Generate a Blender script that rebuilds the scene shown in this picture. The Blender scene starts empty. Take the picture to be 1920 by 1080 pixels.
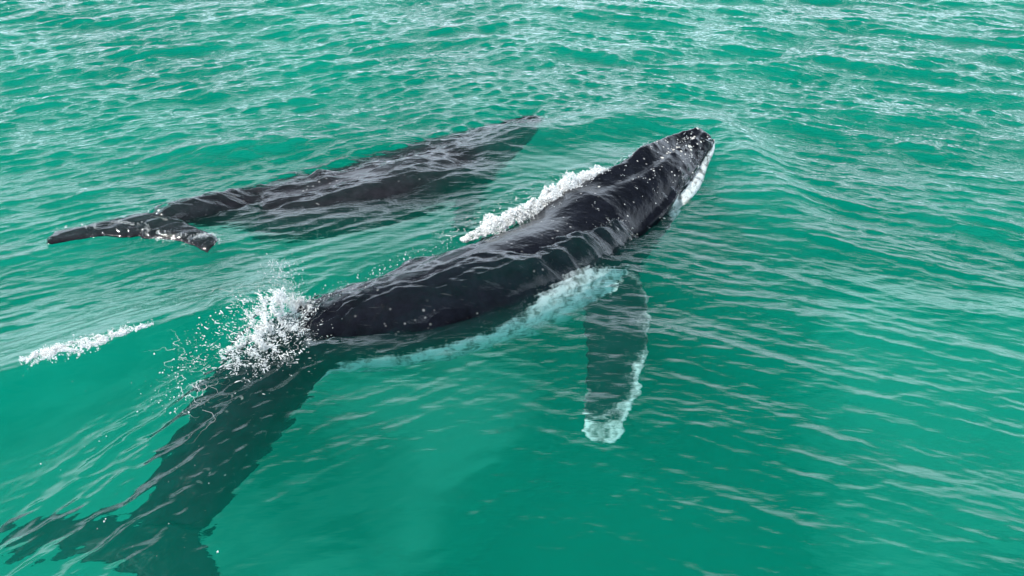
import bpy, bmesh, math, random
from mathutils.bvhtree import BVHTree
import numpy as np
from mathutils import Vector, Matrix, noise
from mathutils.kdtree import KDTree

R = math.radians
random.seed(7)
rng = np.random.default_rng(7)
scene = bpy.context.scene
COL = scene.collection

# ------------------------------------------------------------------ camera
H = 5.7
PITCH = 30.0
HFOV = 60.0
cd = bpy.data.cameras.new('camera')
cam = bpy.data.objects.new('camera', cd)
COL.objects.link(cam)
cam.location = (0, 0, H)
cam.rotation_euler = (R(90 - PITCH), 0, 0)
cd.sensor_width = 36
cd.angle = R(HFOV)
cd.clip_start = 0.1
cd.clip_end = 3000
scene.camera = cam

# ------------------------------------------------------------------ light
SUN_EL, SUN_AZ = 58.0, -105.0        # azimuth from +Y (away from the camera), negative = left
world = bpy.data.worlds.new('World')
scene.world = world
world.use_nodes = True
nt = world.node_tree
nt.nodes.clear()
out = nt.nodes.new('ShaderNodeOutputWorld')
bg = nt.nodes.new('ShaderNodeBackground')
sky = nt.nodes.new('ShaderNodeTexSky')
sky.sky_type = 'NISHITA'
sky.sun_disc = False
sky.sun_elevation = R(SUN_EL)
sky.sun_rotation = R(SUN_AZ)
sky.air_density = 1.0
sky.dust_density = 3.5
sky.ozone_density = 1.0
# thin bright overcast over the blue sky
tc = nt.nodes.new('ShaderNodeTexCoord')
mp = nt.nodes.new('ShaderNodeMapping')
mp.inputs['Scale'].default_value = (1.0, 1.0, 2.6)
nz = nt.nodes.new('ShaderNodeTexNoise')
nz.inputs['Scale'].default_value = 2.2
nz.inputs['Detail'].default_value = 6
nz.inputs['Roughness'].default_value = 0.6
rp = nt.nodes.new('ShaderNodeValToRGB')
rp.color_ramp.elements[0].position = 0.36
rp.color_ramp.elements[0].color = (0.92, 0.92, 0.92, 1)
rp.color_ramp.elements[1].position = 0.62
rp.color_ramp.elements[1].color = (0.97, 0.97, 0.97, 1)
mx = nt.nodes.new('ShaderNodeMixRGB')
sepz = nt.nodes.new('ShaderNodeSeparateXYZ')
grd = nt.nodes.new('ShaderNodeMapRange')
grd.interpolation_type = 'SMOOTHSTEP'
grd.inputs['From Min'].default_value = 0.30
grd.inputs['From Max'].default_value = 0.56
grd.inputs['To Min'].default_value = 0.0
grd.inputs['To Max'].default_value = 1.0
cg = nt.nodes.new('ShaderNodeMixRGB')
cg.inputs[1].default_value = (14.5, 16.8, 19.6, 1)
cg.inputs[2].default_value = (0.5, 0.8, 1.0, 1)
nt.links.new(tc.outputs['Generated'], sepz.inputs[0])
nt.links.new(sepz.outputs['Z'], grd.inputs['Value'])
nt.links.new(grd.outputs[0], cg.inputs[0])
nt.links.new(cg.outputs[0], mx.inputs[2])
nt.links.new(tc.outputs['Generated'], mp.inputs[0])
nt.links.new(mp.outputs[0], nz.inputs['Vector'])
nt.links.new(nz.outputs['Fac'], rp.inputs[0])
nt.links.new(rp.outputs[0], mx.inputs[0])
nt.links.new(sky.outputs[0], mx.inputs[1])
nt.links.new(mx.outputs[0], bg.inputs['Color'])
bg.inputs['Strength'].default_value = 0.15
nt.links.new(bg.outputs[0], out.inputs[0])

ld = bpy.data.lights.new('sun', 'SUN')
ld.energy = 5.0
ld.angle = R(5)
ld.color = (1.0, 0.97, 0.92)
sun = bpy.data.objects.new('sun', ld)
COL.objects.link(sun)
sdir = Vector((math.sin(R(SUN_AZ)) * math.cos(R(SUN_EL)), math.cos(R(SUN_AZ)) * math.cos(R(SUN_EL)), math.sin(R(SUN_EL))))
sun.rotation_euler = sdir.to_track_quat('Z', 'Y').to_euler()

scene.view_settings.view_transform = 'Standard'
scene.view_settings.look = 'None'
scene.view_settings.exposure = 0.1
scene.view_settings.gamma = 1.0
cy = scene.cycles
cy.max_bounces = 8
cy.diffuse_bounces = 4
cy.glossy_bounces = 3
cy.transmission_bounces = 5
cy.volume_bounces = 3
cy.transparent_max_bounces = 28
cy.sample_clamp_indirect = 4.0
cy.sample_clamp_direct = 0.0
cy.use_denoising = True
cy.blur_glossy = 0.2

# ------------------------------------------------------------------ helpers
F = 960 / math.tan(R(HFOV / 2))
cp, sp = math.cos(R(PITCH)), math.sin(R(PITCH))

def at(u, v, z=0.0):
    """point seen at photo pixel u, v lying at height z (bent by the water when below it)"""
    a, b = (u - 960) / F, (540 - v) / F
    d = Vector((a, cp + b * sp, -sp + b * cp)).normalized()
    if z >= 0:
        t = (z - H) / d.z
        return Vector((0, 0, H)) + d * t
    p = Vector((0, 0, H)) + d * (-H / d.z)
    hx = Vector((d.x, d.y, 0)) / 1.333
    dd = Vector((hx.x, hx.y, -math.sqrt(1 - hx.length_squared)))
    return p + dd * (z / dd.z)

def tag(o, label=None, cat=None, group=None, kind=None):
    if label: o['label'] = label
    if cat: o['category'] = cat
    if group: o['group'] = group
    if kind: o['kind'] = kind
    return o

def new_mat(name):
    m = bpy.data.materials.new(name)
    m.use_nodes = True
    m.node_tree.nodes.clear()
    return m, m.node_tree

def mesh_np(name, V, Fq, mat, smooth=True):
    V = np.asarray(V, dtype=np.float32); Fq = np.asarray(Fq, dtype=np.int32)
    me = bpy.data.meshes.new(name)
    n = Fq.shape[1]
    me.vertices.add(len(V)); me.vertices.foreach_set('co', V.ravel())
    me.loops.add(Fq.size); me.loops.foreach_set('vertex_index', Fq.ravel())
    me.polygons.add(len(Fq))
    me.polygons.foreach_set('loop_start', np.arange(0, Fq.size, n, dtype=np.int32))
    me.polygons.foreach_set('loop_total', np.full(len(Fq), n, dtype=np.int32))
    me.update(calc_edges=True)
    me.validate()
    me.polygons.foreach_set('use_smooth', np.full(len(me.polygons), smooth))
    me.materials.append(mat)
    o = bpy.data.objects.new(name, me)
    COL.objects.link(o)
    return o

def sstep(a, b, x):
    t = np.clip((x - a) / (b - a), 0, 1)
    return t * t * (3 - 2 * t)

def dist_path(X, Y, pts):
    """distance to a polyline, signed side, and the position along it (0..1)"""
    P = np.array([(p[0], p[1]) for p in pts])
    seg = np.linalg.norm(P[1:] - P[:-1], axis=1); cum = np.concatenate([[0], np.cumsum(seg)]); tot = cum[-1]
    best = np.full(X.shape, 1e9); side = np.zeros(X.shape); par = np.zeros(X.shape)
    for i in range(len(P) - 1):
        ax, ay = P[i]; dx, dy = P[i + 1] - P[i]; L2 = dx * dx + dy * dy
        t = ((X - ax) * dx + (Y - ay) * dy) / L2
        tcl = np.clip(t, 0, 1)
        qx, qy = ax + tcl * dx, ay + tcl * dy
        d = np.hypot(X - qx, Y - qy)
        s = np.sign(dx * (Y - ay) - dy * (X - ax))
        m = d < best
        best = np.where(m, d, best); side = np.where(m, s, side)
        par = np.where(m, (cum[i] + tcl * seg[i]) / tot, par)
    return best, side, par

def smooth_path(pts, n=8):
    """Catmull-Rom through the points"""
    P = [Vector(p) for p in pts]
    P = [P[0] * 2 - P[1]] + P + [P[-1] * 2 - P[-2]]
    outp = []
    for i in range(1, len(P) - 2):
        for k in range(n):
            t = k / n
            a, b, c, d = P[i - 1], P[i], P[i + 1], P[i + 2]
            outp.append(0.5 * ((2 * b) + (c - a) * t + (2 * a - 5 * b + 4 * c - d) * t * t + (3 * b - a - 3 * c + d) * t ** 3))
    outp.append(P[-2])
    return outp

# ------------------------------------------------------------------ materials
def mat_water():
    m, t = new_mat('sea_water')
    N, L = t.nodes, t.links
    o = N.new('ShaderNodeOutputMaterial')
    tcn = N.new('ShaderNodeTexCoord')
    # fine wind ripples
    mp1 = N.new('ShaderNodeMapping'); mp1.inputs['Scale'].default_value = (3.2, 11.0, 3)
    n1 = N.new('ShaderNodeTexNoise'); n1.inputs['Scale'].default_value = 1.6; n1.inputs['Detail'].default_value = 3; n1.inputs['Roughness'].default_value = 0.5
    fl_ = N.new('ShaderNodeAttribute'); fl_.attribute_name = 'flow'
    L.new(fl_.outputs['Vector'], mp1.inputs[0]); L.new(mp1.outputs[0], n1.inputs['Vector'])
    at_ = N.new('ShaderNodeAttribute'); at_.attribute_name = 'ripple'
    mul = N.new('ShaderNodeMath'); mul.operation = 'MULTIPLY'; mul.inputs[1].default_value = 0.021
    L.new(n1.outputs['Fac'], mul.inputs[0])
    mul2 = N.new('ShaderNodeMath'); mul2.operation = 'MULTIPLY'
    L.new(mul.outputs[0], mul2.inputs[0]); L.new(at_.outputs['Fac'], mul2.inputs[1])
    bp = N.new('ShaderNodeBump'); bp.inputs['Strength'].default_value = 1.0; bp.inputs['Distance'].default_value = 1.0
    L.new(mul2.outputs[0], bp.inputs['Height'])
    fr = N.new('ShaderNodeFresnel'); fr.inputs['IOR'].default_value = 1.333
    L.new(bp.outputs[0], fr.inputs['Normal'])
    gl = N.new('ShaderNodeBsdfGlossy'); gl.inputs['Roughness'].default_value = 0.035
    L.new(bp.outputs[0], gl.inputs['Normal'])
    rf = N.new('ShaderNodeBsdfRefraction'); rf.inputs['IOR'].default_value = 1.333; rf.inputs['Roughness'].default_value = 0.0
    L.new(bp.outputs[0], rf.inputs['Normal'])
    mixs = N.new('ShaderNodeMixShader')
    L.new(fr.outputs[0], mixs.inputs[0]); L.new(rf.outputs[0], mixs.inputs[1]); L.new(gl.outputs[0], mixs.inputs[2])
    # seen from inside the water the surface lets light straight through
    tr = N.new('ShaderNodeBsdfTransparent'); tr.inputs[0].default_value = (0.96, 0.96, 0.96, 1)
    ge = N.new('ShaderNodeNewGeometry')
    mix2 = N.new('ShaderNodeMixShader')
    L.new(ge.outputs['Backfacing'], mix2.inputs[0]); L.new(mixs.outputs[0], mix2.inputs[1]); L.new(tr.outputs[0], mix2.inputs[2])
    L.new(mix2.outputs[0], o.inputs['Surface'])
    # suspended sediment and absorption
    sc = N.new('ShaderNodeVolumeScatter'); sc.inputs['Color'].default_value = (0.0, 0.84, 0.60, 1); sc.inputs['Density'].default_value = 0.125
    sc.inputs['Anisotropy'].default_value = 0.0
    ab = N.new('ShaderNodeVolumeAbsorption'); ab.inputs['Color'].default_value = (0.0, 0.745, 0.69, 1); ab.inputs['Density'].default_value = 0.38
    ad = N.new('ShaderNodeAddShader')
    L.new(sc.outputs[0], ad.inputs[0]); L.new(ab.outputs[0], ad.inputs[1])
    L.new(ad.outputs[0], o.inputs['Volume'])
    return m

def mat_skin(name, dark=(0.006, 0.007, 0.011), white=(0.62, 0.66, 0.66)):
    m, t = new_mat(name)
    N, L = t.nodes, t.links
    o = N.new('ShaderNodeOutputMaterial')
    b = N.new('ShaderNodeBsdfPrincipled')
    tcn = N.new('ShaderNodeTexCoord')
    a = N.new('ShaderNodeAttribute'); a.attribute_name = 'belly'
    # ragged border of the pale belly
    n1 = N.new('ShaderNodeTexNoise'); n1.inputs['Scale'].default_value = 2.6; n1.inputs['Detail'].default_value = 9; n1.inputs['Roughness'].default_value = 0.74
    L.new(tcn.outputs['Object'], n1.inputs['Vector'])
    s1 = N.new('ShaderNodeMath'); s1.operation = 'SUBTRACT'; s1.inputs[1].default_value = 0.5
    L.new(n1.outputs['Fac'], s1.inputs[0])
    m1 = N.new('ShaderNodeMath'); m1.operation = 'MULTIPLY_ADD'; m1.inputs[1].default_value = 0.95
    L.new(s1.outputs[0], m1.inputs[0]); L.new(a.outputs['Fac'], m1.inputs[2])
    r1 = N.new('ShaderNodeMapRange'); r1.inputs['From Min'].default_value = 0.42; r1.inputs['From Max'].default_value = 0.60
    L.new(m1.outputs[0], r1.inputs['Value'])
    # mottling of the dark skin, scars
    n2 = N.new('ShaderNodeTexNoise'); n2.inputs['Scale'].default_value = 5; n2.inputs['Detail'].default_value = 8; n2.inputs['Roughness'].default_value = 0.7
    L.new(tcn.outputs['Object'], n2.inputs['Vector'])
    cr = N.new('ShaderNodeValToRGB')
    cr.color_ramp.elements[0].position = 0.35; cr.color_ramp.elements[0].color = tuple(c * 0.6 for c in dark) + (1,)
    cr.color_ramp.elements[1].position = 0.72; cr.color_ramp.elements[1].color = tuple(c * 1.7 for c in dark) + (1,)
    L.new(n2.outputs['Fac'], cr.inputs[0])
    cr2 = N.new('ShaderNodeValToRGB')
    cr2.color_ramp.elements[0].position = 0.40; cr2.color_ramp.elements[0].color = (0.16, 0.18, 0.17, 1)
    cr2.color_ramp.elements[1].position = 0.52; cr2.color_ramp.elements[1].color = white + (1,)
    L.new(n2.outputs['Fac'], cr2.inputs[0])
    # scratches and small pale scars
    mps = N.new('ShaderNodeMapping'); mps.inputs['Rotation'].default_value = (0.3, 0.2, R(50)); mps.inputs['Scale'].default_value = (1.3, 26, 9)
    ns = N.new('ShaderNodeTexNoise'); ns.inputs['Scale'].default_value = 2.0; ns.inputs['Detail'].default_value = 4
    L.new(tcn.outputs['Object'], mps.inputs[0]); L.new(mps.outputs[0], ns.inputs['Vector'])
    rs = N.new('ShaderNodeMapRange'); rs.inputs['From Min'].default_value = 0.69; rs.inputs['From Max'].default_value = 0.78; rs.inputs['To Max'].default_value = 0.22
    L.new(ns.outputs['Fac'], rs.inputs['Value'])
    vo = N.new('ShaderNodeTexVoronoi'); vo.inputs['Scale'].default_value = 9; vo.inputs['Randomness'].default_value = 1
    L.new(tcn.outputs['Object'], vo.inputs['Vector'])
    wv = N.new('ShaderNodeMapRange'); wv.inputs['From Min'].default_value = 0.10; wv.inputs['From Max'].default_value = 0.20; wv.inputs['To Min'].default_value = 1; wv.inputs['To Max'].default_value = 0
    L.new(vo.outputs['Distance'], wv.inputs['Value'])
    np_ = N.new('ShaderNodeTexNoise'); np_.inputs['Scale'].default_value = 1.7; np_.inputs['Detail'].default_value = 3
    L.new(tcn.outputs['Object'], np_.inputs['Vector'])
    rpn = N.new('ShaderNodeMapRange'); rpn.inputs['From Min'].default_value = 0.54; rpn.inputs['From Max'].default_value = 0.62; rpn.inputs['To Max'].default_value = 0.6
    L.new(np_.outputs['Fac'], rpn.inputs['Value'])
    mv = N.new('ShaderNodeMath'); mv.operation = 'MULTIPLY'
    L.new(wv.outputs[0], mv.inputs[0]); L.new(rpn.outputs[0], mv.inputs[1])
    mxx = N.new('ShaderNodeMath'); mxx.operation = 'MAXIMUM'
    L.new(mv.outputs[0], mxx.inputs[0]); L.new(rs.outputs[0], mxx.inputs[1])
    mixm = N.new('ShaderNodeMixRGB'); mixm.inputs[2].default_value = (0.42, 0.42, 0.42, 1)
    L.new(mxx.outputs[0], mixm.inputs[0]); L.new(cr.outputs[0], mixm.inputs[1])
    mixc = N.new('ShaderNodeMixRGB')
    L.new(r1.outputs[0], mixc.inputs[0]); L.new(mixm.outputs[0], mixc.inputs[1]); L.new(cr2.outputs[0], mixc.inputs[2])
    L.new(mixc.outputs[0], b.inputs['Base Color'])
    b.inputs['Roughness'].default_value = 0.2
    b.inputs['Specular IOR Level'].default_value = 0.22
    gp = N.new('ShaderNodeNewGeometry'); sz = N.new('ShaderNodeSeparateXYZ'); L.new(gp.outputs['Position'], sz.inputs[0])
    mz = N.new('ShaderNodeMapRange'); mz.inputs['From Min'].default_value = -0.06; mz.inputs['From Max'].default_value = 0.04; mz.inputs['To Min'].default_value = 0.01; mz.inputs['To Max'].default_value = 0.13
    L.new(sz.outputs['Z'], mz.inputs['Value']); L.new(mz.outputs[0], b.inputs['Specular IOR Level'])
    # skin relief
    n3 = N.new('ShaderNodeTexNoise'); n3.inputs['Scale'].default_value = 4; n3.inputs['Detail'].default_value = 5
    L.new(tcn.outputs['Object'], n3.inputs['Vector'])
    bp = N.new('ShaderNodeBump'); bp.inputs['Strength'].default_value = 0.55; bp.inputs['Distance'].default_value = 0.06
    L.new(n3.outputs['Fac'], bp.inputs['Height'])
    L.new(bp.outputs[0], b.inputs['Normal'])
    L.new(b.outputs[0], o.inputs[0])
    return m

def mat_simple(name, col, rough=0.5, trans=0.0, sss=0.0):
    m, t = new_mat(name)
    N, L = t.nodes, t.links
    o = N.new('ShaderNodeOutputMaterial')
    b = N.new('ShaderNodeBsdfPrincipled')
    tcn = N.new('ShaderNodeTexCoord')
    n = N.new('ShaderNodeTexNoise'); n.inputs['Scale'].default_value = 14; n.inputs['Detail'].default_value = 5
    L.new(tcn.outputs['Object'], n.inputs['Vector'])
    cr = N.new('ShaderNodeValToRGB')
    cr.color_ramp.elements[0].position = 0.3; cr.color_ramp.elements[0].color = tuple(c * 0.86 for c in col) + (1,)
    cr.color_ramp.elements[1].position = 0.6; cr.color_ramp.elements[1].color = tuple(col) + (1,)
    L.new(n.outputs['Fac'], cr.inputs[0]); L.new(cr.outputs[0], b.inputs['Base Color'])
    b.inputs['Roughness'].default_value = rough
    b.inputs['Transmission Weight'].default_value = trans
    b.inputs['IOR'].default_value = 1.333
    L.new(b.outputs[0], o.inputs[0])
    return m

WATER = mat_water()
SKIN = mat_skin('dark_whale_skin')
SKIN2 = mat_skin('slate_whale_skin', dark=(0.016, 0.016, 0.020))
FOAM = mat_simple('white_foam', (0.93, 0.95, 0.95), 0.6, 0.0)
_t = FOAM.node_tree
_o = [q for q in _t.nodes if q.type == 'OUTPUT_MATERIAL'][0]; _b = [q for q in _t.nodes if q.type == 'BSDF_PRINCIPLED'][0]
_x = _t.nodes.new('ShaderNodeMixShader'); _x.inputs[0].default_value = 0.15; _tr = _t.nodes.new('ShaderNodeBsdfTransparent')
_t.links.new(_b.outputs[0], _x.inputs[1]); _t.links.new(_tr.outputs[0], _x.inputs[2]); _t.links.new(_x.outputs[0], _o.inputs[0])
DROP = mat_simple('water_drop', (0.9, 0.94, 0.94), 0.08, 0.35)
BARN_GLINT = mat_simple('barnacle_glint_white', (0.62, 0.61, 0.58), 0.6)  # shell white, also used for sun glints modelled as pale bumps
SAND = mat_simple('seabed_sand', (0.55, 0.52, 0.40), 0.9)
_n = SAND.node_tree.nodes
for q in _n:
    if q.type == 'TEX_NOISE': q.inputs['Scale'].default_value = 0.22; q.inputs['Detail'].default_value = 4
    if q.type == 'VALTORGB': q.color_ramp.elements[0].position = 0.44; q.color_ramp.elements[0].color = (0.02, 0.03, 0.02, 1); q.color_ramp.elements[1].position = 0.56

# ------------------------------------------------------------------ water surface
bow_pts = smooth_path([at(760, 300), at(880, 266), at(1040, 242), at(1190, 222), at(1300, 228), at(1370, 262), at(1420, 330), at(1500, 410), at(1600, 470)], 6)
crest_pts = smooth_path([at(-160, 745, .36), at(0, 695, .36), at(150, 645, .36), at(280, 604, .36), at(400, 582, .36), at(500, 562, .34), at(575, 552, .3)], 6)
stock_pts = smooth_path([at(560, 590), at(480, 670), at(410, 750), at(320, 850), at(230, 950), at(120, 1060)], 4)
body_pts = smooth_path([at(600, 600), at(740, 570), at(900, 520), at(1040, 460), at(1160, 390), at(1290, 280)], 4)

def wave_set(n, lmin, lmax, ang, spread, steep):
    W = []
    for i in range(n):
        lam = lmin * (lmax / lmin) ** ((i + rng.random()) / n)
        a = R(ang + rng.normal() * spread)
        W.append((lam, math.sin(a), math.cos(a), steep * (0.6 + 0.8 * rng.random()), rng.random() * 2 * math.pi))
    return W

WAVES = [('all', wave_set(34, 0.09, 0.40, 4, 28, 0.036)),
         ('all', wave_set(12, 0.7, 4.0, 8, 25, 0.030)),
         ('right', wave_set(42, 0.09, 0.50, 30, 11, 0.046)),
         ('left', wave_set(42, 0.09, 0.50, -28, 11, 0.046)),
         ('right', wave_set(9, 0.6, 2.2, 30, 12, 0.042)),
         ('left', wave_set(9, 0.6, 2.2, -30, 12, 0.042)),
         ('stock', wave_set(34, 0.09, 0.42, -48, 15, 0.068))]

def ripple_mask(X, Y):
    """how choppy the surface is: calm in the lee of the whales, rougher far out"""
    base = 0.46 + 0.80 * sstep(7.0, 19, Y) + 0.10 * sstep(2, 8, X)
    def blob(u, v, r, k):
        p = at(u, v)
        return 1 - k * np.exp(-((X - p.x) ** 2 + (Y - p.y) ** 2) / (r * r))
    base = base * blob(140, 830, 1.3, 0.85) * blob(-40, 930, 1.6, 0.7) * blob(300, 720, 0.7, 0.7)
    base = base * blob(1040, 300, 1.3, 0.85) * blob(1180, 255, 0.9, 0.7) * blob(820, 470, 1.0, 0.5)
    base = base * blob(1330, 420, 1.0, 0.7) * blob(700, 950, 1.6, 0.5) * blob(1100, 1000, 2.0, 0.25) * blob(960, 700, 1.1, 0.45)
    base = base * blob(650, 470, 1.1, 0.6)
    return base

DRAPE = []
def body_bvh(o):
    return BVHTree.FromPolygons([v.co.copy() for v in o.data.vertices], [tuple(p.vertices) for p in o.data.polygons])

def back_height(X, Y):
    """height of the whales' backs under each point, -9 where there is none"""
    out_ = np.full(X.shape, -9.0); amp = np.zeros(X.shape)
    for tree, me, am_ in DRAPE:
        co = np.empty(len(me.vertices) * 3, dtype=np.float32); me.vertices.foreach_get('co', co); co = co.reshape(-1, 3)
        x0, x1, y0, y1 = co[:, 0].min(), co[:, 0].max(), co[:, 1].min(), co[:, 1].max()
        for ix in np.argwhere((X > x0) & (X < x1) & (Y > y0) & (Y < y1)):
            ix = tuple(ix)
            hit = tree.ray_cast(Vector((X[ix], Y[ix], 5)), Vector((0, 0, -1)), 5.8)[0]
            if hit is not None and hit.z > out_[ix]: out_[ix] = hit.z; amp[ix] = am_
    return out_, amp

def water_height(X, Y, DX=0.03):
    """returns displaced x, y, z"""
    m = ripple_mask(X, Y)
    wr = sstep(-2.5, 3.0, X); wl = 1 - wr
    dstock, _, ps = dist_path(X, Y, stock_pts)
    wstock = np.exp(-(dstock / 0.9) ** 2)
    Z = np.zeros_like(X); OX = np.zeros_like(X); OY = np.zeros_like(X)
    for fam, ws in WAVES:
        if fam == 'right': wgt = m * (0.15 + 0.85 * wr) * (1 - 0.8 * wstock)
        elif fam == 'left': wgt = m * (0.15 + 0.85 * wl) * (1 - 0.8 * wstock)
        elif fam == 'stock': wgt = wstock * 1.0
        else: wgt = m * (1 - 0.5 * wstock)
        for lam, kx, ky, s, ph in ws:
            k = 2 * math.pi / lam
            fade = np.clip(lam / (DX * 2.5) - 0.8, 0, 1)
            th = k * (kx * X + ky * Y) + ph
            A = s / k * wgt * fade
            Z += A * np.cos(th)
            OX -= 0.7 * kx * A * np.sin(th); OY -= 0.7 * ky * A * np.sin(th)
    RIP = Z; Z = np.zeros_like(X)
    # bow wave thrown up by the head
    d, sd, par = dist_path(X, Y, bow_pts)
    wgt = np.sin(np.clip(par, 0, 1) * math.pi) ** 0.7
    Z += 0.22 * wgt * np.where(sd > 0, np.exp(-(d / 0.50) ** 2), np.exp(-(d / 0.80) ** 2))
    # breaking crest of the tail wake, steep on the near side
    d, sd, par = dist_path(X, Y, crest_pts)
    wgt = sstep(0.0, 0.12, par) * sstep(0, .1, 1 - par)
    Z += 0.33 * wgt * np.where(sd > 0, np.exp(-(d / 0.9) ** 2), np.exp(-(d / 0.50) ** 2))
    # water heaped over the tail stock
    Z += 0.16 * wstock * sstep(0, 0.15, ps) * (1 - 0.5 * ps)
    # a thin film of water slides over the backs
    if DRAPE:
        zb, amp = back_height(X, Y)
        w = sstep(-0.34, -0.06, zb)
        Z = Z + w * (np.maximum(np.minimum(zb, 0.20) + 0.03, Z - 0.05) - Z)
        RIP = RIP * (1 + amp * w)
    return X + OX, Y + OY, Z + RIP

def axis(lo, hi, core0, core1, step, grow):
    a = [core0]
    while a[-1] < core1: a.append(a[-1] + step)
    s = step
    while a[-1] < hi:
        s *= grow; a.append(a[-1] + s)
    b = []; s = step; x = core0
    while x > lo:
        s *= grow; x -= s; b.append(x)
    return np.array(b[::-1] + a)

# ------------------------------------------------------------------ whales
def interp(xs_, ys_, x):
    return float(np.interp(x, xs_, ys_))

def loft(sections, Vl, Fl, cap=True):
    """sections: list of equal-length rings of points"""
    b0 = len(Vl); n = len(sections[0])
    for ring in sections: Vl.extend(ring)
    for i in range(len(sections) - 1):
        for j in range(n):
            a = b0 + i * n + j; c = b0 + i * n + (j + 1) % n
            Fl.append((a, c, c + n, a + n))
    if cap:
        Fl.append(tuple(b0 + j for j in range(n - 1, -1, -1)))
        e = b0 + (len(sections) - 1) * n
        Fl.append(tuple(e + j for j in range(n)))

def blade(root, tip, chord_dir, chords, thick, Vl, A, Fl, sweep=None, nsec=40, knob=0.0, mark=None):
    """a fin: chords/thick as functions of t 0..1; chord_dir from trailing to leading edge"""
    rings = []
    axis_ = tip - root
    for i in range(nsec + 1):
        t = i / nsec
        c = root + axis_ * t + (sweep(t) if sweep else Vector())
        ch = chords(t); th = thick(t)
        cdv = (chord_dir - axis_ * (chord_dir.dot(axis_) / axis_.length_squared)).normalized()
        nn = axis_.cross(cdv).normalized()
        kn = knob * max(0, math.sin(t * 34)) * (0.3 + 0.7 * t)
        ring = []
        for j in range(24):
            a = 2 * math.pi * j / 24
            x = math.cos(a); y = math.sin(a)
            xx = x * ch / 2 + (kn if x > 0.3 else 0)
            yy = y * max(th, .07) / 2 * (0.62 + 0.38 * (x * 0.5 + 0.5)) 
            ring.append(c + cdv * xx + nn * yy)
            A.append(mark(t, x, y) if mark else 0.0)
        rings.append(ring)
    loft(rings, Vl, Fl)

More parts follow.
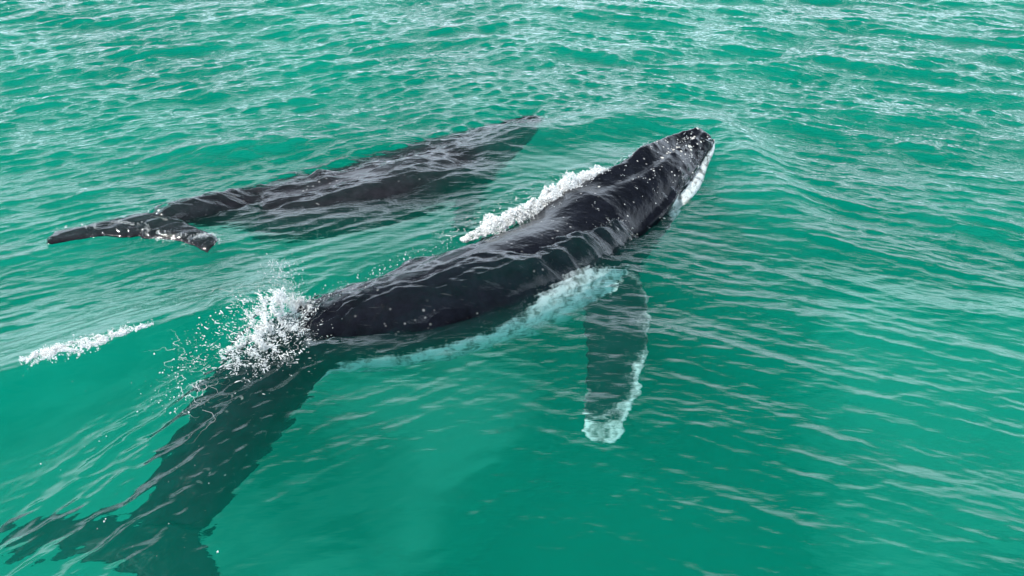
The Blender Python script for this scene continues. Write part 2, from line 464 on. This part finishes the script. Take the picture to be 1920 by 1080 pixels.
def build_body(name, stations, roll, belly_fn, fluke, fins, mat, parent, dorsal_t=0.62, dorsal_h=0.2, head=0.30, seed=1, knob_pts=None, blow=1.0):
    P = smooth_path([(s[0].x, s[0].y, s[0].z) for s in stations], 12)
    Wd = smooth_path([(s[1], s[2], 0) for s in stations], 12)
    n = len(P)
    cum = [0.0]
    for i in range(1, n): cum.append(cum[-1] + (P[i] - P[i - 1]).length)
    L = cum[-1]
    Vl, Fl, A = [], [], []
    rings = []; frames = []
    print(name, [round(cum[i * 12] / L, 3) for i in range(len(stations))])
    NA = 96
    for i in range(n):
        T = (P[max(0, i - 1)] - P[min(n - 1, i + 1)]).normalized()     # towards the snout
        t = cum[i] / L
        U = Vector((0, 0, 1)); U = (U - T * U.dot(T)).normalized()
        S = T.cross(U).normalized()                                     # whale's right side
        r = R(roll(t))
        U2 = U * math.cos(r) - S * math.sin(r); S2 = S * math.cos(r) + U * math.sin(r)
        w, h = max(0.02, Wd[i].x), max(0.02, Wd[i].y)
        frames.append((P[i], T, U2, S2, w, h, t))
        ring = []
        hd = max(0.0, 1 - t / head)                                     # 1 at snout, 0 behind the head
        for j in range(NA):
            a = 2 * math.pi * j / NA
            x = math.cos(a); y = math.sin(a)                           # x: right side, y: up
            px, py = math.copysign(abs(x) ** 0.86, x) * w, math.copysign(abs(y) ** 0.86, y) * h
            if y > 0:
                k = math.sin(min(1, hd * 1.6) * math.pi / 2)
                # flat tapering rostrum above the jaw
                px *= (1 - 0.24 * k * y) * (1 - 0.10 * k)
                py *= 1 - 0.22 * k
                # central ridge along the top of the head
                py += 0.09 * k * math.exp(-(x / 0.13) ** 2) * h * 2
                py -= 0.06 * k * math.exp(-((abs(x) - 0.42) / 0.16) ** 2) * h * 2
                # splash guard and blowholes
                if t < 0.3:
                    py += blow * (0.045 * math.exp(-((t - 0.165) / 0.018) ** 2 - (x / 0.30) ** 2) - 0.035 * math.exp(-((t - 0.197) / 0.014) ** 2 - (x / 0.34) ** 2))
            else:
                # jaw bulging outside the rostrum
                px *= 1 + 0.10 * math.sin(min(1, hd * 1.6) * math.pi / 2)
                py *= 1 + 0.10 * math.sin(min(1, t / 0.5) * math.pi)
            if t < head * 0.98:
                # mouth line
                am = -0.06 - 0.45 * max(0, (t / head - 0.62)) / 0.38
                g = math.exp(-((y - am) / 0.075) ** 2) * min(1, (head - t) * 9 / head)
                lip = math.exp(-((y - am + 0.17) / 0.10) ** 2) * min(1, (head - t) * 9 / head)
                f = 1 - 0.20 * g + 0.07 * lip
                px *= f; py *= f
            # throat pleats
            if t < 0.52 and y < -0.12:
                f = 1 + 0.012 * math.cos(a * 46) * min(1, (0.52 - t) * 8) * min(1, t * 10)
                px *= f; py *= f
            # dorsal ridge and fin
            if y > 0.5 and t > 0.42:
                rg = math.exp(-(x / 0.13) ** 2)
                fin = dorsal_h * math.exp(-((t - dorsal_t) / 0.016) ** 2) if t > dorsal_t else dorsal_h * math.exp(-((t - dorsal_t) / 0.035) ** 2)
                knuckle = 0.025 * max(0, math.sin((t - dorsal_t) * 95)) * (t > dorsal_t + .03) * (t < 0.88)
                py += rg * (fin + knuckle + 0.04 * min(1, (t - 0.42) * 6))
            ring.append(P[i] + S2 * px + U2 * py)
            A.append(belly_fn(t, x, y, a))
        rings.append(ring)
    loft(rings, Vl, Fl)
    # flukes
    fc, half, aft, nrm = fluke['centre'], fluke['half'], fluke['aft'], fluke['aft'].cross(fluke['half']).normalized()
    hl = half.length; fr_ = []
    root = fluke.get('chord', 0.36) * hl
    NS = 90
    for i in range(NS + 1):
        q = -1 + 2 * i / NS
        aq = abs(q)
        le = -0.55 * root + 1.25 * root * aq ** 1.25
        te = 0.78 * root * (1 - math.exp(-(aq / 0.05) ** 1.4) * 0.22) + 0.72 * root * aq ** 1.9 - 0.16 * root * math.sin(aq * math.pi) + fluke.get('ragged', .06) * root * noise.noise(Vector((q * 9, 2.3, seed))) + .4 * fluke.get('ragged', .06) * root * noise.noise(Vector((q * 31, 5.3, seed)))
        if aq > 0.985: te = le + 0.02
        te = max(te, le + 0.03)
        mid = (le + te) / 2; ch = te - le
        th = 0.10 * root * (1 - aq) ** 0.6 * 1.7 + 0.04
        bend = -fluke.get('droop', 0.12) * hl * aq ** 2
        c = fc + half * q + aft * mid + nrm * bend
        ring = []
        for j in range(20):
            a = 2 * math.pi * j / 20
            x = math.cos(a); y = math.sin(a)
            ring.append(c + aft * (x * ch / 2) + nrm * (y * th / 2 * (0.5 + 0.5 * (0.5 - x * 0.5))))
            A.append(fluke.get('mark', 0.0))
        fr_.append(ring)
    loft(fr_, Vl, Fl)
    for f in fins: blade(*f['a'], Vl, A, Fl, **f['k'])
    me = bpy.data.meshes.new(name + '_tmp')
    me.from_pydata([tuple(v) for v in Vl], [], Fl)
    bmm = bmesh.new(); bmm.from_mesh(me); bmesh.ops.recalc_face_normals(bmm, faces=bmm.faces); bmm.to_mesh(me); bmm.free()
    tmp = bpy.data.objects.new(name + '_tmp', me); COL.objects.link(tmp)
    md = tmp.modifiers.new('r', 'REMESH'); md.mode = 'VOXEL'; md.voxel_size = 0.026; md.adaptivity = 0
    ms = tmp.modifiers.new('s', 'CORRECTIVE_SMOOTH') if False else tmp.modifiers.new('s', 'SMOOTH'); ms.factor = 0.5; ms.iterations = 3
    dg = bpy.context.evaluated_depsgraph_get()
    me2 = bpy.data.meshes.new_from_object(tmp.evaluated_get(dg))
    bpy.data.objects.remove(tmp)
    me2.name = name
    kd = KDTree(len(Vl))
    for i, v in enumerate(Vl): kd.insert(v, i)
    kd.balance()
    att = np.zeros(len(me2.vertices), dtype=np.float32)
    # head knobs pushed out of the surface
    kn = None
    if knob_pts:
        kn = KDTree(len(knob_pts(frames)))
        kp = knob_pts(frames)
        for i, q in enumerate(kp): kn.insert(q, i)
        kn.balance()
    for i, v in enumerate(me2.vertices):
        co, ix, d = kd.find(v.co)
        att[i] = A[ix]
        if kn:
            _, _, dk = kn.find(v.co)
            if dk < 0.16:
                v.co = v.co + v.normal * 0.026 * math.exp(-(dk / 0.065) ** 2)
    at2 = me2.attributes.new('belly', 'FLOAT', 'POINT'); at2.data.foreach_set('value', att)
    me2.polygons.foreach_set('use_smooth', np.ones(len(me2.polygons), dtype=bool))
    me2.materials.clear(); me2.materials.append(mat)
    o = bpy.data.objects.new('body', me2); COL.objects.link(o)
    o.parent = parent
    o.matrix_parent_inverse = parent.matrix_world.inverted()
    return o, frames

def empty(name, loc):
    o = bpy.data.objects.new(name, None); COL.objects.link(o); o.location = loc
    o.empty_display_size = 0.5
    bpy.context.view_layer.update()
    return o

# near whale: snout to tail
ST = [(1326, 250, .32, .06, .06), (1318, 256, .27, .22, .19), (1296, 274, .18, .38, .33), (1260, 303, .06, .54, .48), (1220, 338, .02, .68, .60),
      (1172, 378, -.18, .76, .74), (1115, 422, -.48, .94, .92), (1045, 478, -.76, 1.18, .98), (965, 520, -.80, 1.26, .98),
      (875, 556, -.78, 1.22, .93), (785, 586, -.72, 1.10, .85), (697, 607, -.62, .90, .74), (617, 626, -.54, .68, .62),
      (535, 665, -.60, .62, .54), (474, 740, -.66, .60, .48), (414, 825, -.74, .56, .40), (360, 910, -.84, .48, .32), (318, 985, -.98, .42, .20)]
st = [(at(u, v, z), w, h) for u, v, z, w, h in ST]

def belly_near(t, x, y, a):
    # boundary height (in unit section) of the pale belly on the right flank
    thr = interp([0, .03, .10, .21, .24, .28, .35, .39, .43, .49, .55, .60, .68, .76, .84, .92], [-.14, -.08, -.08, -.08, -.45, -.70, -.70, -.12, .08, -.02, -.32, -.46, -.52, -.52, -.58, -1.4], t)
    if t < 0.27 and x > 0:
        return 0.5 + np.clip((thr - y) * 3.0, -0.8, 0.62)
    return 0.5 + np.clip((thr - y) * 2.2, -0.8, 0.55)

whale = empty('humpback_whale', st[8][0])
tag(whale, 'nearer, larger humpback whale with barnacled head out of the water and long flipper spread', 'whale', 'humpback whales swimming side by side')
fcen = at(292, 1010, -1.05)
fl_l, fl_r = at(80, 960, -1.15), at(520, 1170, -1.4)
half = (fl_r - fl_l) / 2
aft = (at(318, 985, -.98) - at(414, 825, -.74)).normalized(); aft = (aft - half * (aft.dot(half) / half.length_squared)).normalized()
fl_near = dict(centre=fcen, half=half, aft=aft, droop=0.10, chord=0.42, mark=0.0, ragged=.03)
proot, ptip = at(1130, 488, -.66), at(1122, 832, -.95)
lead = Vector((1, 0.25, 0.12)).normalized()
def ch_near(t): return interp([0, .12, .3, .5, .7, .85, .95, 1], [.95, .92, .88, .80, .68, .58, .44, .20], t)
def th_near(t): return interp([0, .3, 1], [.30, .17, .05], t)
def sw_near(t): return Vector((0.20 * math.sin(t * math.pi), 0.0, 0.12 * math.sin(t * math.pi)))
def mk_near(t, x, y):
    e = 0.25 + min(1, t * 5) * (0.20 * abs(x) ** 3 + 0.08 * x) + 0.26 * max(0, t - 0.45)
    return min(1.0, max(0.0, e + (0.14 if t > 0.9 else 0)))
fin_r = dict(a=(proot, ptip, lead, ch_near, th_near), k=dict(sweep=sw_near, knob=0.05, mark=mk_near, nsec=90))
lroot = st[6][0] + Vector((-0.75, 0.25, -0.55))
fin_l = dict(a=(lroot, lroot + Vector((-1.7, 0.4, -2.5)), Vector((.5, .8, 0)), ch_near, th_near), k=dict(sweep=None, knob=0.05, mark=mk_near, nsec=60))

knob_list = []
def knobs_near(frames):
    if knob_list: return knob_list
    rr = random.Random(5)
    def put(t, ang):
        f = min(frames, key=lambda q: abs(q[6] - t))
        P0, T, U, S, w, h, tt = f
        x, y = math.cos(ang), math.sin(ang)
        k = math.sin(min(1, max(0, 1 - tt / .3) * 1.6) * math.pi / 2)
        if y > 0: knob_list.append(P0 + S * x * w * (1 - .28 * k * y) + U * y * h * (1 - .22 * k))
        else: knob_list.append(P0 + S * x * w + U * y * h)
    for i in range(7): put(0.02 + i * 0.024 + rr.uniform(-.006, .006), R(90 + rr.uniform(-7, 7)))
    for sgn in (1, -1):
        for i in range(8): put(rr.uniform(.015, .17), R(90 - sgn * (48 + rr.uniform(-14, 14))))
        for i in range(7): put(0.03 + i * 0.022 + rr.uniform(-.006, .006), R(90 - sgn * (74 + rr.uniform(-6, 6))))
    return knob_list

body, frames = build_body('near_whale_body', st, lambda t: interp([0, .2, .35, .5, .7, 1], [9, 14, 30, 38, 36, 16], t), belly_near, fl_near, [fin_r, fin_l], SKIN, whale,
                          dorsal_t=0.60, dorsal_h=0.07, knob_pts=knobs_near)

# blowhole mound
def frame_at(frames, t):
    return min(frames, key=lambda q: abs(q[6] - t))

# barnacles on the head and back, many standing in for sun glints; small ribbed cones
def barnacle_glint_mesh():
    bm = bmesh.new()
    rings = []
    for r, z in ((1.0, 0), (0.8, 0.35), (0.5, 0.6), (0.32, 0.55), (0.2, 0.3)):
        ring = []
        for j in range(12):
            a = 2 * math.pi * j / 12
            rr = r * (1 + (0.10 if j % 2 else -0.08) * (1 if r > 0.4 else 0))
            ring.append(bm.verts.new((rr * math.cos(a), rr * math.sin(a), z)))
        rings.append(ring)
    for i in range(4):
        for j in range(12):
            bm.faces.new((rings[i][j], rings[i][(j + 1) % 12], rings[i + 1][(j + 1) % 12], rings[i + 1][j]))
    bm.faces.new(rings[-1])
    me = bpy.data.meshes.new('barnacle_glint'); bm.to_mesh(me); bm.free()
    me.materials.append(BARN_GLINT)
    return me

bme = barnacle_glint_mesh()
bpy.context.view_layer.update()
dg = bpy.context.evaluated_depsgraph_get()
from mathutils.bvhtree import BVHTree
bvh = body_bvh(body)
DRAPE.append((bvh, body.data, 1.5))
rr = random.Random(11)
nb_ = 0
spots = []
for i in range(400):
    if len(spots) >= 98: break
    c = rr.random()
    if c < 0.62: t = rr.uniform(0.01, 0.16); ang = R(90 - rr.gauss(30, 30))
    elif c < 0.85: t = rr.uniform(0.12, 0.30); ang = R(90 - rr.gauss(45, 30))
    else: t = rr.uniform(0.02, 0.2); ang = R(90 - rr.gauss(62, 14))
    spots.append((t, ang, rr.uniform(0.006, 0.018) if c > 0.2 else rr.uniform(0.016, 0.032)))
for t, ang, r in spots:
    f = frame_at(frames, t)
    P0, T, U, S, w, h, tt = f
    o = P0 + T * rr.uniform(-.03, .03)
    d = (S * math.cos(ang) + U * math.sin(ang)).normalized()
    hit, nrm, ix, ds = bvh.ray_cast(o + d * 4, -d)
    if hit is None: continue
    ob = bpy.data.objects.new('barnacle_glint', bme); COL.objects.link(ob)
    ob.parent = whale
    ob.matrix_parent_inverse = whale.matrix_world.inverted()
    q = nrm.to_track_quat('Z', 'Y')
    ob.matrix_world = Matrix.LocRotScale(hit - nrm * 0.004, q, Vector((r * rr.uniform(.8, 1.5), r, r * 0.8)))

# far whale
ST2 = [(1014, 217, -.22, .14, .10), (1002, 221, -.28, .34, .20), (973, 230, -.38, .48, .32), (930, 249, -.56, .66, .46), (870, 279, -.70, .92, .62),
       (790, 318, -.80, 1.26, .76), (700, 350, -.86, 1.42, .82), (610, 372, -.83, 1.34, .78), (530, 386, -.70, 1.08, .67),
       (462, 387, -.58, .60, .56), (405, 394, -.28, .42, .38), (360, 402, -.12, .32, .26), (325, 411, -.03, .25, .18), (300, 420, .02, .22, .11)]
st2 = [(at(u, v, z), w, h) for u, v, z, w, h in ST2]
whale2 = empty('humpback_whale', st2[6][0])
tag(whale2, 'smaller dark humpback whale just under rippled water behind the other, tail flukes breaking surface', 'whale', 'humpback whales swimming side by side')
l2, r2 = at(104, 441, .02), at(408, 452, -.02)
half2 = (r2 - l2) / 2
c2 = (l2 + r2) / 2 + Vector((0.35, 0.22, 0.02))
aft2 = Vector((-0.45, -0.9, 0)); aft2 = (aft2 - half2 * (aft2.dot(half2) / half2.length_squared)).normalized()
fl_far = dict(centre=at(278, 424, .03), half=half2, aft=aft2, droop=-0.02, chord=0.46, mark=0.05)
pr2 = st2[4][0] + Vector((.35, -.45, -.2))
fin2 = dict(a=(pr2, pr2 + Vector((-.35, -1.9, -.9)), Vector((1, 0, 0)), lambda t: ch_near(t) * .62, lambda t: th_near(t) * .6), k=dict(knob=0.03, mark=lambda t, x, y: 0.3, nsec=60))
pl2 = st2[4][0] + Vector((-.35, .5, -.2))
fin2b = dict(a=(pl2, pl2 + Vector((-1.2, .9, -1.6)), Vector((1, .6, 0)), lambda t: ch_near(t) * .62, lambda t: th_near(t) * .6), k=dict(knob=0.03, mark=lambda t, x, y: 0.3, nsec=60))
body2, frames2 = build_body('far_whale_body', st2, lambda t: 16 * math.sin(t * math.pi), lambda t, x, y, a: 0.5 + np.clip((-.75 - y) * 2, -.8, .5), fl_far, [fin2, fin2b], SKIN2, whale2,
                            dorsal_t=0.64, dorsal_h=0.09, seed=2)

DRAPE.append((body_bvh(body2), body2.data, 0.35))

# ------------------------------------------------------------------ the sheet of water itself
xs = axis(-17, 17, -8.0, 8.0, 0.023, 1.005)
while xs[-1] < 500: xs = np.append(xs, xs[-1] + (xs[-1] - xs[-2]) * 1.05)
while xs[0] > -500: xs = np.insert(xs, 0, xs[0] - (xs[1] - xs[0]) * 1.05)
ys = [4.6]
while ys[-1] < 900:
    y = ys[-1]
    ys.append(y + (0.023 + 0.0026 * max(0, y - 7) if y < 28 else 0.08 * 1.04 ** (len(ys) - y26)))
    if y < 28: y26 = len(ys)
b = []; s = 0.03; x = 4.6
while x > -300:
    s *= 1.05; x -= s; b.append(x)
ys = np.array(b[::-1] + ys)
nx, ny = len(xs), len(ys)
X, Y = np.meshgrid(xs, ys)
gx = np.gradient(xs)[None, :] * np.ones((ny, 1)); gy = np.gradient(ys)[:, None] * np.ones((1, nx))
DX = np.maximum(gx, gy)
wx, wy, wz = water_height(X, Y, DX)
edge = (np.abs(X) > 480) | (Y > 850) | (Y < -280)
wx = np.where(edge, X, wx); wy = np.where(edge, Y, wy)
V = np.stack([wx, wy, wz], -1).reshape(-1, 3)
idx = np.arange(nx * ny).reshape(ny, nx)
Q = np.stack([idx[:-1, :-1], idx[:-1, 1:], idx[1:, 1:], idx[1:, :-1]], -1).reshape(-1, 4)
# close the body of water with sides and a floor
border = np.concatenate([idx[0, :-1], idx[:-1, -1], idx[-1, :0:-1], idx[:0:-1, 0]])
nb = len(border)
low = V[border].copy(); low[:, 2] = -9.0
base = len(V)
V = np.concatenate([V, low])
j = np.arange(nb); k = (j + 1) % nb
S = np.stack([border[k], border[j], base + j, base + k], -1)
water = mesh_np('water', V, np.concatenate([Q, S]), WATER)
bm = bmesh.new(); bm.from_mesh(water.data); bm.verts.ensure_lookup_table()
bm.faces.new([bm.verts[base + i] for i in range(nb - 1, -1, -1)]); bm.to_mesh(water.data); bm.free()
rip = ripple_mask(V[:, 0].astype(np.float64), V[:, 1].astype(np.float64)).astype(np.float32)
rip *= (0.75 + 0.25 * sstep(6, 14, V[:, 1]).astype(np.float32))
water.data.attributes.new('ripple', 'FLOAT', 'POINT').data.foreach_set('value', rip)
flow = V.astype(np.float32).copy(); flow[:, 1] += 0.035 * np.clip(flow[:, 0], -12, 12) ** 2
water.data.attributes.new('flow', 'FLOAT_VECTOR', 'POINT').data.foreach_set('vector', flow.ravel())
tag(water, kind='structure')

# seabed
sx = np.linspace(-490, 490, 120); sy = np.linspace(-290, 880, 120)
SX, SY = np.meshgrid(sx, sy)
SZ = -5.0 + 0.3 * np.sin(SX * 0.11) * np.cos(SY * 0.09)
ii = np.arange(120 * 120).reshape(120, 120)
seabed = mesh_np('seabed', np.stack([SX, SY, SZ], -1).reshape(-1, 3), np.stack([ii[:-1, :-1], ii[:-1, 1:], ii[1:, 1:], ii[1:, :-1]], -1).reshape(-1, 4), SAND)
tag(seabed, kind='structure')

# ------------------------------------------------------------------ foam and spray
def ico(sub=1):
    bm = bmesh.new(); bmesh.ops.create_icosphere(bm, subdivisions=sub, radius=1)
    v = np.array([tuple(q.co) for q in bm.verts]); f = np.array([[q.index for q in p.verts] for p in bm.faces]); bm.free()
    return v, f
IV1, IF1 = ico(1); IV2, IF2 = ico(2)

def blobs(name, C, Rr, mat, stretch=None, sdir=None, sub=1, label=None, cat='foam', jit=0.25):
    """many small lumps as one spray/froth mesh"""
    iv, jf = (IV1, IF1) if sub == 1 else (IV2, IF2)
    C = np.asarray(C, float); Rr = np.asarray(Rr, float)
    n = len(C)
    sh = 1 + jit * rng.normal(size=(n, len(iv), 1)).clip(-1.5, 1.5)
    P = iv[None] * Rr[:, None, None] * sh
    if sdir is not None:
        d = sdir / np.linalg.norm(sdir, axis=1, keepdims=True)
        al = (P * d[:, None, :]).sum(-1, keepdims=True)
        P = P + d[:, None, :] * al * (stretch[:, None, None] - 1)
    P = P + C[:, None, :]
    Fa = jf[None] + (np.arange(n) * len(iv))[:, None, None]
    o = mesh_np(name, P.reshape(-1, 3), Fa.reshape(-1, 3), mat)
    if label: tag(o, label, cat, kind='stuff')
    return o

def surf_z(x, y):
    a, b_, c = water_height(np.atleast_1d(x).astype(float), np.atleast_1d(y).astype(float), 0.03)
    return c

def path_pts(pts, n):
    P = np.array([tuple(p) for p in smooth_path(pts, 12)])
    seg = np.linalg.norm(P[1:] - P[:-1], axis=1); cum = np.concatenate([[0], np.cumsum(seg)]) / seg.sum()
    t = rng.random(n)
    return t, np.stack([np.interp(t, cum, P[:, i]) for i in range(3)], 1)

# froth rolling off the back beside the head
def lace(C, f, thr):
    """keep points where the noise is high: leaves holes and strings"""
    k = np.array([abs(noise.noise(Vector((c[0] * f, c[1] * f, c[2] * f)))) + .5 * abs(noise.noise(Vector((c[0] * f * 2.7, c[1] * f * 2.7, c[2] * f * 2.7 + 9)))) for c in C])
    return k < thr

t, C = path_pts([at(866, 448, .05), at(924, 423, .1), at(989, 396, .14), at(1054, 368, .2), at(1106, 346, .26), at(1156, 328, .3)], 90000)
lump = np.array([0.45 + 1.0 * abs(noise.noise(Vector((a * 8.0, 3.1, 0)))) + .5 * abs(noise.noise(Vector((a * 27.0, 7.1, 0)))) for a in t])
wid = np.interp(t, [0, .15, .5, .75, .95, 1], [.07, .20, .18, .26, .23, .12]) * lump * 1.2
hgt = np.interp(t, [0, .2, .5, .66, .72, .85, 1], [.06, .16, .21, .30, .48, .38, .14]) * lump
ang = rng.random(len(t)) * math.pi
rad = rng.random(len(t)) ** 0.40 * (1 + .22 * np.array([noise.noise(Vector((a * 60, b * 5, 1.7))) for a, b in zip(t, ang)]))
C = C + np.stack([-0.6 * np.cos(ang) * rad * wid, 0.8 * np.cos(ang) * rad * wid, np.sin(ang) * rad * hgt - .04], 1)
C += rng.normal(size=C.shape) * 0.006
keep = lace(C, 8.0, .31) | (rng.random(len(t)) < .14)
keep &= (rng.random(len(t)) < np.interp(t, [0, .35, .6, 1], [.35, .7, 1, 1]))
C = C[keep]
blobs('foam', C, 0.003 + 0.008 * rng.random(len(C)) ** 2.0, FOAM, label='thick white froth rolling along the back behind the near whale\'s head', jit=.35)

# breaking crest left of the tail
t, C = path_pts([at(48, 674, .3), at(110, 655, .34), at(170, 637, .36), at(225, 619, .36), at(290, 602, .36)], 26000)
w = np.interp(t, [0, .2, .6, .85, 1], [.03, .17, .18, .07, .01]) * np.array([0.6 + 1.2 * abs(noise.noise(Vector((a * 14.0, 1.1, 0)))) for a in t])
off = rng.normal(size=len(t)) * w * .6
C[:, 1] += off * 1.0 - .04; C[:, 0] += off * .3
C[:, 2] = surf_z(C[:, 0], C[:, 1]) + np.abs(rng.normal(size=len(t))) * .02
C = C[lace(C, 7.0, .28) | (rng.random(len(t)) < .04)]
blobs('foam', C, 0.0025 + 0.006 * rng.random(len(C)) ** 2, FOAM, label='low strip of white foam on the wave crest left of the tail splash', jit=.35)

# splash where the tail stock cuts the water
n = 60000
th = rng.random(n) * 2 * math.pi
t, C = path_pts([at(562, 570, .05), at(535, 595, .1), at(515, 630, .05), at(500, 665, 0.03), at(455, 690, 0.0)], n)
sp_ = np.interp(t, [0, .35, 1], [.10, .22, .28])
D = np.stack([np.cos(th), np.sin(th), np.zeros(n)], 1)
rad = np.abs(rng.normal(size=n))
C = C + D * (rad * sp_)[:, None]
C[:, 2] = surf_z(C[:, 0], C[:, 1]) + np.abs(rng.normal(size=n)) * .09 * np.exp(-rad * .5)
keep = lace(C * np.array([1, 1, .5]), 5.5, .20) & (rng.random(n) < np.exp(-rad * .7))
keep |= rng.random(n) < .035
C, D = C[keep], D[keep]; n = len(C)
dd = D * 1.0 + np.array([-.5, -.4, .8]) * rng.random((n, 1)) + rng.normal(size=(n, 3)) * .35
blobs('splash', C, 0.0018 + 0.0048 * rng.random(n) ** 3, FOAM, stretch=1 + 7 * rng.random(n) ** 2, sdir=dd, label='white splash bursting up where the near whale\'s tail stock enters the sea', cat='splash', jit=.35)

# torn strings of water
SC, SR = [], []
for k in range(60):
    p0 = at(rng.uniform(440, 580), rng.uniform(560, 700), 0) if k < 30 else at(rng.uniform(330, 400), rng.uniform(680, 800), 0)
    p = np.array([p0.x, p0.y, surf_z(p0.x, p0.y)[0] + .02]); a = rng.uniform(0, 2 * math.pi)
    m = rng.integers(30, 110); r0 = rng.uniform(.0012, .0035)
    for q in range(m):
        a += rng.normal() * .35
        p = p + np.array([math.cos(a), math.sin(a) * .9, rng.normal() * .25 + (.25 if k < 30 else 0)]) * .007
        SC.append(p.copy()); SR.append(r0 * (1 - .7 * q / m))
blobs('splash', SC, SR, FOAM, label='curling strings of white water torn off over the tail stock', cat='splash', jit=.3)

# fountain of fine drops above it
n = 420
a = rng.random(n)
base = at(545, 570, .05); top = at(535, 510, .05) - base
right = Vector((1, 0, 0))
up = np.array([0, 0, 1.0])
hh = a * .62
sx_ = rng.normal(size=n) * (.05 + .10 * a)
C = np.array(base)[None] + up * hh[:, None] + np.stack([sx_ - .05 * a, rng.normal(size=n) * .1, 0 * a], 1)
blobs('spray', C, 0.0025 + 0.005 * rng.random(n) ** 2, DROP, stretch=1 + 1.5 * rng.random(n), sdir=np.stack([sx_, 0 * a, .3 + 0 * a], 1), label='thin fountain of fine drops thrown up above the tail splash', cat='spray')

# flat lace of bubbles spreading on the water beyond the froth
t, C = path_pts([at(840, 452), at(900, 415), at(965, 384), at(1030, 352), at(1090, 325)], 26000)
C[:, :2] += np.abs(rng.normal(size=(len(t), 1))) * .16 * np.array([[-.7, .75]]) + rng.normal(size=(len(t), 2)) * .03
C[:, 2] = surf_z(C[:, 0], C[:, 1]) + .004
C = C[lace(C * np.array([1, 1, 0]), 6.0, .075)]
blobs('foam', C, 0.0015 + 0.003 * rng.random(len(C)), FOAM, label='thin lace of bubbles on the green water beside the froth', jit=.2)
# white water along the trailing edge of the far flukes
t, C = path_pts([at(112, 444), at(180, 444), at(245, 438), at(300, 452), at(350, 458), at(392, 462), at(404, 446)], 5000)
C[:, :2] += rng.normal(size=(len(t), 2)) * np.interp(t, [0, .7, 1], [.03, .04, .09])[:, None]
C[:, 2] = surf_z(C[:, 0], C[:, 1]) + .01 + rng.random(len(t)) * .04
C = C[lace(C * np.array([1, 1, 0]), 7.0, .20)]
blobs('foam', C, 0.0018 + 0.0038 * rng.random(len(C)) ** 3, FOAM, label='thin broken white water along the far whale\'s fluke edge', jit=.3)
# flecks of foam on the wet head and shoulders of the near whale
FC, FR = [], []
for k in range(560):
    f = frame_at(frames, rng.uniform(.02, .40)); a_ = R(rng.uniform(-15, 130))
    d_ = (f[3] * math.cos(a_) + f[2] * math.sin(a_)).normalized()
    hit, nrm, ix, ds = bvh.ray_cast(f[0] + f[1] * rng.uniform(-.06, .06) + d_ * 4, -d_)
    if hit is None: continue
    if noise.noise(hit * 2.2) < 0.05: continue
    for q in range(rng.integers(1, 7)):
        FC.append(np.array(hit) + rng.normal(size=3) * .012); FR.append(rng.uniform(.0015, .006))
blobs('foam', FC, FR, FOAM, label='tiny white foam flecks clinging to the near whale\'s wet head and back', jit=.3)

# loose drops left and below
t, C = path_pts([at(460, 640), at(400, 670), at(360, 700), at(330, 770), at(350, 790)], 400)
C[:, :2] += rng.normal(size=(len(t), 2)) * .14
far_ = np.array([tuple(at(rng.uniform(20, 420), rng.uniform(600, 1060))) for q in range(46)])
C = np.concatenate([C, far_]); t = np.concatenate([t, rng.random(46)])
C[:, 2] = surf_z(C[:, 0], C[:, 1]) + .01 + rng.random(len(t)) * .08
blobs('spray', C, 0.002 + 0.009 * rng.random(len(t)) ** 4, DROP, label='scattered drops and bubbles over the submerged tail stock', cat='spray')

# beads along the wet back ridge
t, C = path_pts([at(575, 575, .12), at(630, 548, .15), at(700, 515, .15), at(760, 485, .12), at(850, 455, .05)], 420)
C += rng.normal(size=C.shape) * np.array([.05, .07, .05])
blobs('spray', C, 0.002 + 0.010 * rng.random(len(t)) ** 4, DROP, label='row of beads of water flying off the near whale\'s wet back ridge', cat='spray')
